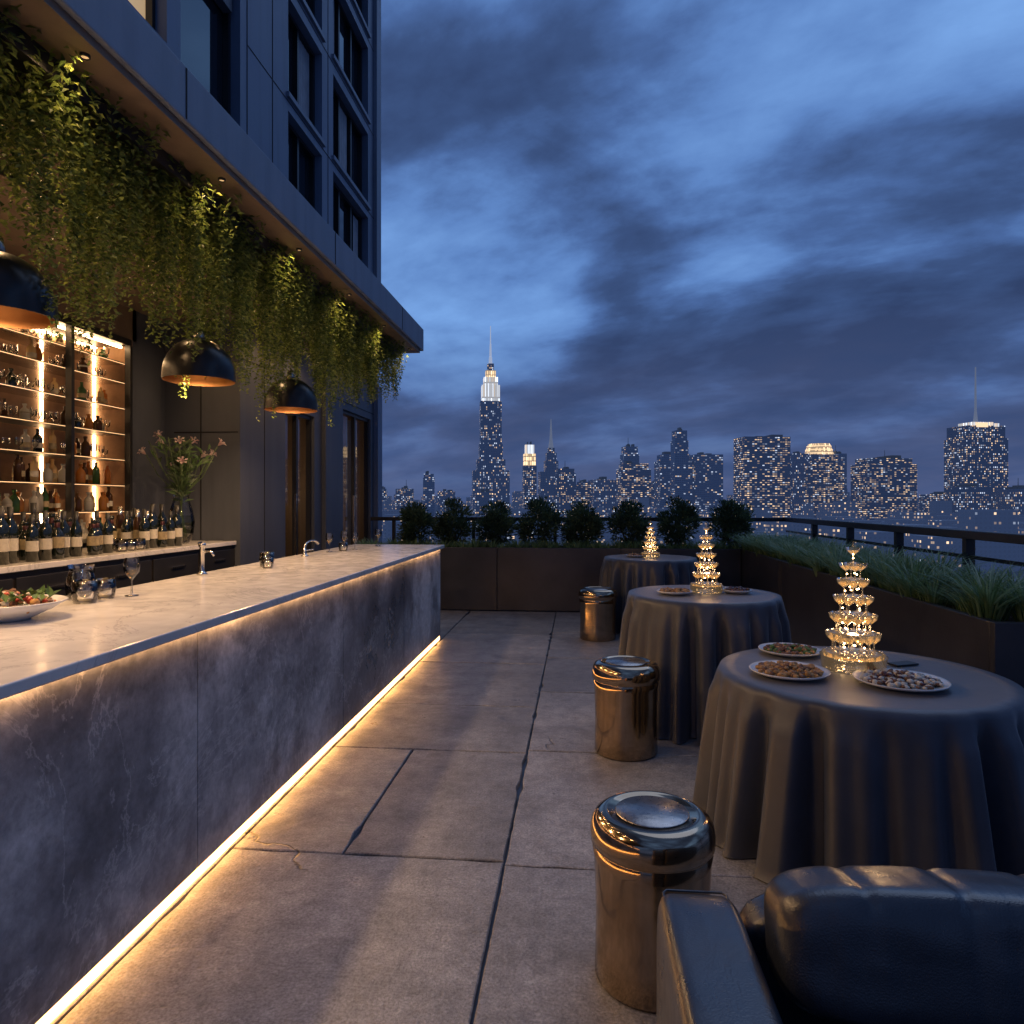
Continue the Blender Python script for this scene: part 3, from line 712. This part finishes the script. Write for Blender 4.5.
va=empty('flower_vase',(-3.72,6.25,1.212))
mb=MB(); mb.lathe([(0,.006),(.07,.006),(.075,.0),(.105,.10),(.118,.2),(.10,.31),(.07,.40),(.065,.44),(.085,.48)],(0,0,0),VGL,36); mb.lathe([(0,.012),(.07,.012),(.1,.10),(.11,.19),(.105,.26),(0,.26)],(0,0,0),WATER,30); mb.make('vase',va)
mb=MB()
for i in range(22):
    a=U(0,6.28); l=U(.1,.36); h=U(.68,1.02)
    if i<6: h=U(.82,1.05)
    tip=Vector((l*math.cos(a),l*math.sin(a),h)); mid=tip*.5+Vector((0,0,.02)); base=Vector((-.05*math.cos(a),-.05*math.sin(a),.03))
    mb.tube([base,Vector((0.02*math.cos(a),.02*math.sin(a),.45)),mid*.5+tip*.5-Vector((l*.1*math.cos(a),l*.1*math.sin(a),0)),tip],.004,STEM,5)
    for k in range(12):
        q=base.lerp(tip,.0)+Vector((tip.x*(k/12)**1.6,tip.y*(k/12)**1.6,h*(.5+.45*k/12)))
        mb.leaf(q,Vector((U(-1,1),U(-1,1),U(.1,.9))),Vector((U(-1,1),U(-1,1),1)),U(.09,.16),U(.02,.034),BUSHL[1] if R()<.5 else GRS[0])
    if i<10:
        ax=Vector((math.cos(a)*.8,math.sin(a)*.8,.7)).normalized(); e1=ax.orthogonal().normalized(); e2=ax.cross(e1)
        for k in range(6):
            t=k*math.pi/3; rd=e1*math.cos(t)+e2*math.sin(t)
            mb.leaf(tip,(ax*1.2+rd*.5),ax,U(.07,.085),.036,PETAL)
            mb.leaf(tip+(ax*1.2+rd*.5).normalized()*.06,(ax*.2+rd),ax,.03,.026,PETAL)
mb.make('lilies',va)

# ---------------------------------------------------------------- sofa
sofa=empty('leather_sofa')
mb=MB()
mb.cushion((.285,1.30,.33),(.10,.50,.325),LEATHER,9,34); mb.make('left_arm',sofa,merge=True)
mb=MB(); mb.tube([(.208,.82,.630),(.208,1.765,.630),(.218,1.778,.630),(.352,1.778,.630),(.362,1.765,.630),(.362,.82,.630)],.003,LEATHER,8); mb.make('arm_piping',sofa)
mb=MB(); mb.cushion((1.36,1.74,.35),(.97,.07,.30),LEATHER,10,24); mb.make('back_frame',sofa,merge=True)
def wr(q):
    x=q.x; g=0
    for c_ in (-.62,-.2,.22,.64): g+=math.exp(-((x-c_)/.03)**2)
    top=max(0,q.z); f=1-.045*g*(.35+.65*top)+.012*math.sin(x*31+2*math.sin(x*9))*(1-abs(q.z))
    nz=noise.noise(Vector((x*3.2,q.y*2,q.z*2)))*.03
    return Vector((q.x,q.y*(f+nz),q.z*(f+.6*nz)))
for i,(a_,b_) in enumerate(((.41,1.32),(1.325,2.28))):
    mb=MB(); mb.cushion(((a_+b_)/2,1.55,.665),((b_-a_)/2,.12,.135),LEATHER,5.0,70,wr,Matrix.Rotation(math.radians(-12),3,'X')); mb.make('back_cushion',sofa,merge=True)
    mb=MB(); mb.cushion(((a_+b_)/2,1.02,.43),((b_-a_)/2,.42,.10),LEATHER,6,30); mb.make('seat_cushion',sofa,merge=True)
mb=MB(); mb.box(.37,2.3,.62,1.68,.06,.34,LEATHER,.02)
for x,y in ((.24,.85),(.24,1.74),(2.2,.85),(2.2,1.74)): mb.lathe([(0,0),(.02,0),(.025,.06),(0,.06)],(x,y,.0),CHROME,12)
mb.make('base_frame',sofa)

# ---------------------------------------------------------------- city
def city(e,n): return (e*CT-n*ST, e*ST+n*CT)
GZ=-60
a=N('city_ground'); v=a.obj()
vo=a.add('ShaderNodeTexVoronoi'); vo.inputs['Scale'].default_value=.03; a.link(v,vo.inputs['Vector'])
dots=a.ramp(vo.outputs['Distance'],[(.0,1),(.12,0)])
a.link(a.ramp(a.noise(.01,4,.6,v),[(.3,(.03,.035,.045)),(.7,(.06,.065,.08))]),a.p.inputs['Base Color'])
a.link(a.mix(1,a.mix(1,dots,(1,.6,.3),'MULTIPLY'),(.012,.02,.05),'ADD'),a.p.inputs['Emission Color']); a.p.inputs['Emission Strength'].default_value=1; nosample(a.m)  # light dots, plus an even blue glow painted in for haze
mb=MB(); S=30000; mb.poly([(-S,-S,0),(S,-S,0),(S,S,0),(-S,S,0)],a.m); mb.make('city_ground',loc=(0,0,GZ))
HAZE_GLOW=(.014,.025,.062); HAZE_GLOW_FAR=(.024,.040,.092)  # distance haze, painted into the facades as a blue emission
C1=m_city('tower_facade_a',(.06,.075,.10),3.4,3.8,.40,1.0,HAZE_GLOW,.5,.5)
C2=m_city('tower_facade_b',(.05,.06,.085),4.4,3.6,.48,.8,HAZE_GLOW,.8,.42,.76)
C3=m_city('tower_facade_c',(.12,.13,.16),3.2,4.2,.30,.8,HAZE_GLOW,.5,.6,.5)
C4=m_city('low_city_facade',(.05,.06,.08),4.2,4.2,.20,.9,HAZE_GLOW_FAR,.5,.5,.85)
C5=m_city('glass_tower_facade',(.08,.12,.18),4,4,.20,.6,HAZE_GLOW,.85,.5,.4)
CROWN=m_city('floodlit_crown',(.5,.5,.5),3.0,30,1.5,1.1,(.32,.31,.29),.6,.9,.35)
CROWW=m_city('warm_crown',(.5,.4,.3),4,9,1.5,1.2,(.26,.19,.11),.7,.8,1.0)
MAST=emit('mast_metal_glow',(.16,.19,.26),.6,True); ROOF=emit('roof_plant_glow',(.03,.045,.08),.5,True); ASPIRE=emit('lit_mast',(.6,.66,.78),.5,True)  # plain masts and rooftop plant are given a faint glow; they are no lamps
def bldg(name,n,e,tiers,mats,rot=0,mast=None,extra=None,mm=None):
    x,y=city(e,n); mb=MB(); z=GZ
    for i,(w,d,top) in enumerate(tiers):
        m=mats[i] if isinstance(mats,list) else mats
        mb.box(-w/2,w/2,-d/2,d/2,z-GZ,top+1.6-GZ,m); z=top+1.6-(0 if i==len(tiers)-1 else 2)
        if i==len(tiers)-1 and not mast and not extra:
            for q in range(3):
                rx=U(-w*.35,w*.2); mb.box(rx,rx+w*U(.1,.25),-d*.2,d*.3,top+1.6-GZ,top+1.6-GZ+U(2,7),ROOF)
            if R()<.4: mb.lathe([(.8,top+1.6-GZ),(.4,top+1.6-GZ+U(10,24))],(U(-w*.2,w*.2),0,0),ROOF,6)
    zt=tiers[-1][2]+1.6-GZ
    if mast:
        for (r0,z0,r1,z1) in mast: mb.lathe([(r0,zt+z0),(r1,zt+z1)],(0,0,0),mm or MAST,10)
    if extra: extra(mb,zt)
    return mb.make(name,loc=(x,y,GZ),rz=TH+rot)
bldg('art_deco_skyscraper',1400,-43,[(72,56,62),(56,46,84),(46,38,116),(42,34,200),(36,30,232),(28,25,248),(20,18,262),(13,12,276)],[C3,C3,C3,C3,CROWN,CROWN,CROWW,C3],.10,[(4,0,3,14),(2.4,14,1.8,40),(1.3,40,.8,76)],None,ASPIRE)
bldg('floodlit_tower',1400,35,[(26,22,72),(23,20,96),(18,16,114)],[C1,CROWW,CROWN],.1)
bldg('spired_skyscraper',1400,78,[(48,36,60),(26,24,82),(20,18,98),(13,12,108)],[C3,C3,C3,C1],.1,[(5.5,0,3,18),(3,18,.8,58)])
T_=[('office_tower',1400,105,40,36,66,C1,.1),('office_tower',1400,144,30,30,40,C2,-.2),('residential_tower',1400,182,50,40,44,C3,.15),
('office_tower',1400,243,60,40,76,C2,.1),('residential_tower',1500,252,34,30,118,C5,.1),('glass_tower',1400,322,64,46,94,C5,.05),('residential_tower',1300,311,26,24,132,C5,.1),
('glass_tower',1400,388,56,40,94,C5,.05),('office_tower',1400,350,40,40,76,C1,0),('office_tower',1200,428,80,46,110,C2,.08),('office_tower',1400,548,20,30,70,C5,.1),
('residential_tower',1400,572,40,40,96,C3,.05),('office_tower',1300,690,98,50,80,C2,.12),('office_tower',1400,650,24,30,96,C5,.1),('office_tower',1200,782,60,30,26,C1,.1),
('residential_tower',1200,868,50,40,22,C3,.1),('residential_tower',1600,-190,26,26,64,C5,.1),('office_tower',1600,-245,40,30,30,C1,.1),('office_tower',1600,-150,40,40,24,C3,.1),
('residential_tower',1600,-295,18,20,30,C1,.1),('office_tower',2000,660,40,40,70,C5,.1),('residential_tower',1900,470,50,40,60,C3,.1),('office_tower',1900,380,50,40,52,C1,.1),
('office_tower',1000,-40,26,30,14,C1,.1),('office_tower',1800,170,60,40,40,C5,.2),('residential_tower',1800,820,60,50,40,C5,.1),('office_tower',1500,905,40,40,16,C1,.1),
('office_tower',1500,-700,80,60,90,C2,.1),('office_tower',1400,1150,80,60,110,C1,.1),('glass_tower',1300,1320,60,60,150,C5,.1),('office_tower',1300,-1200,80,60,120,C3,.1)]
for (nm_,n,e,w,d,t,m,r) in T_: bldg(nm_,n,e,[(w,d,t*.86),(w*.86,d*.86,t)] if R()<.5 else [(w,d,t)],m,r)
BEADC=emit('crown_light_band',(1,.7,.4),1.1,True)
def crown(mb,zt):
    mb.lathe([(27,zt),(25,zt+10),(22,zt+18),(20,zt+22),(0,zt+23)],(0,0,0),CROWW,16,False)
    for r,z in ((26.5,zt+2),(25,zt+9),(22.5,zt+16)): mb.lathe([(r+.6,z),(r+.6,z+1.6)],(0,0,0),BEADC,16,False)
def topsign(mb,zt):
    mb.box(-20,2,-26,-25.2,zt-10,zt-2,BEADC); mb.box(14,24,-26,-25.2,zt-9,zt-3,CROWN)
bldg('crowned_tower',1400,614,[(76,50,70),(54,46,94)],[C2,C2],.1,None,crown)
bldg('antenna_tower',1250,828,[(78,56,112),(72,50,134),(40,34,141)],[C1,C1,CROWN],.12,[(4,0,2.2,20),(2.0,20,1.1,100)],topsign)
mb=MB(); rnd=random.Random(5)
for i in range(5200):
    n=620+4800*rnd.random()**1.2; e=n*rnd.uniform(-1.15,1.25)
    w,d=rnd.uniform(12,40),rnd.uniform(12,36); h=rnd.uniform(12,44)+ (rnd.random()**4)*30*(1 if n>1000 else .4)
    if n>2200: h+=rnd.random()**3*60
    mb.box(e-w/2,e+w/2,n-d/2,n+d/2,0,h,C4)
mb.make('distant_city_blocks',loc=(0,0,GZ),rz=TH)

# ---------------------------------------------------------------- sky
w=bpy.data.worlds.new('World'); scn.world=w; w.use_nodes=True
a=N.__new__(N); a.t=w.node_tree; a.n=a.t.nodes; a.l=a.t.links
bg=a.n['Background']
tc=a.add('ShaderNodeTexCoord'); sp=a.add('ShaderNodeSeparateXYZ'); a.link(tc.outputs['Generated'],sp.inputs[0])
z=a.math('MAXIMUM',sp.outputs[2],0.0); dz=a.math('ADD',z,.26)
cb=a.add('ShaderNodeCombineXYZ'); a.link(a.math('DIVIDE',sp.outputs[0],dz),cb.inputs[0]); a.link(a.math('DIVIDE',sp.outputs[1],dz),cb.inputs[1])
mp=a.add('ShaderNodeMapping'); mp.vector_type='TEXTURE'; mp.inputs['Rotation'].default_value=(0,0,math.radians(152)); mp.inputs['Scale'].default_value=(1.4,1,1); mp.inputs['Location'].default_value=(.7,.3,0); a.link(cb.outputs[0],mp.inputs[0])
n1=a.noise(1.15,11,.53,mp.outputs[0],.15); n2=a.noise(3.8,9,.58,mp.outputs[0],.15); n4=a.noise(2.0,8,.55,mp.outputs[0],.6)
def patch(v,p0,p1):
    d=Vector(v).normalized(); vm=a.add('ShaderNodeVectorMath',operation='DOT_PRODUCT'); a.link(tc.outputs['Generated'],vm.inputs[0]); vm.inputs[1].default_value=d
    x=a.add('ShaderNodeMapRange',interpolation_type='SMOOTHSTEP'); x.inputs[1].default_value=math.cos(math.radians(p0)); x.inputs[2].default_value=math.cos(math.radians(p1)); a.link(vm.outputs['Value'],x.inputs[0]); return x.outputs[0]
b1=patch((.40,1.04,.54),22,3); b2=patch((-.14,1,.31),12,1); b3=patch((.12,1.02,.36),11,2); d1=patch((-.22,1,.66),24,6); d2=patch((.52,1.04,.30),17,3); d3=patch((.0,1.,.10),18,3)
s=a.math('ADD',a.math('MULTIPLY',n1,1.65),a.math('MULTIPLY',n2,.55)); s=a.math('ADD',s,a.math('MULTIPLY',n4,.55)); s=a.math('SUBTRACT',s,.86)
for t_,k_ in ((b1,.17),(b2,.27),(b3,.04),(d1,-.10),(d2,-.12),(d3,-.08)): s=a.math('ADD',s,a.math('MULTIPLY',t_,k_))
c=a.ramp(s,[(.34,(.030,.054,.138)),(.48,(.045,.086,.215)),(.58,(.068,.138,.345)),(.70,(.115,.240,.555)),(.92,(.19,.38,.78))])
hf=a.ramp(z,[(.0,1),(.10,.6),(.25,0)])
c=a.mix(hf,c,a.mix(a.ramp(n2,[(.35,0),(.65,.6)]),(.055,.090,.215),(.100,.120,.230)))
c=a.mix(a.ramp(a.math('MULTIPLY_ADD',sp.outputs[2],10,.5),[(.35,1),(.5,0)]),c,(.02,.03,.06))
a.link(c,bg.inputs[0]); bg.inputs[1].default_value=1.0
sun=light('twilight_sun','SUN',(0,0,20),.5,(.50,.66,1)); sun.data.angle=math.radians(45); sun.rotation_euler=(math.radians(30),0,math.radians(150))

# ---------------------------------------------------------------- camera
cd=bpy.data.cameras.new('camera'); cam=bpy.data.objects.new('camera',cd); scn.collection.objects.link(cam)
cam.location=(0,0,1.6); cam.rotation_euler=(math.radians(90),0,TH); cd.sensor_width=36; cd.lens=24.6; cd.shift_y=-10/1024
cd.clip_end=60000; cd.clip_start=.05; scn.camera=cam
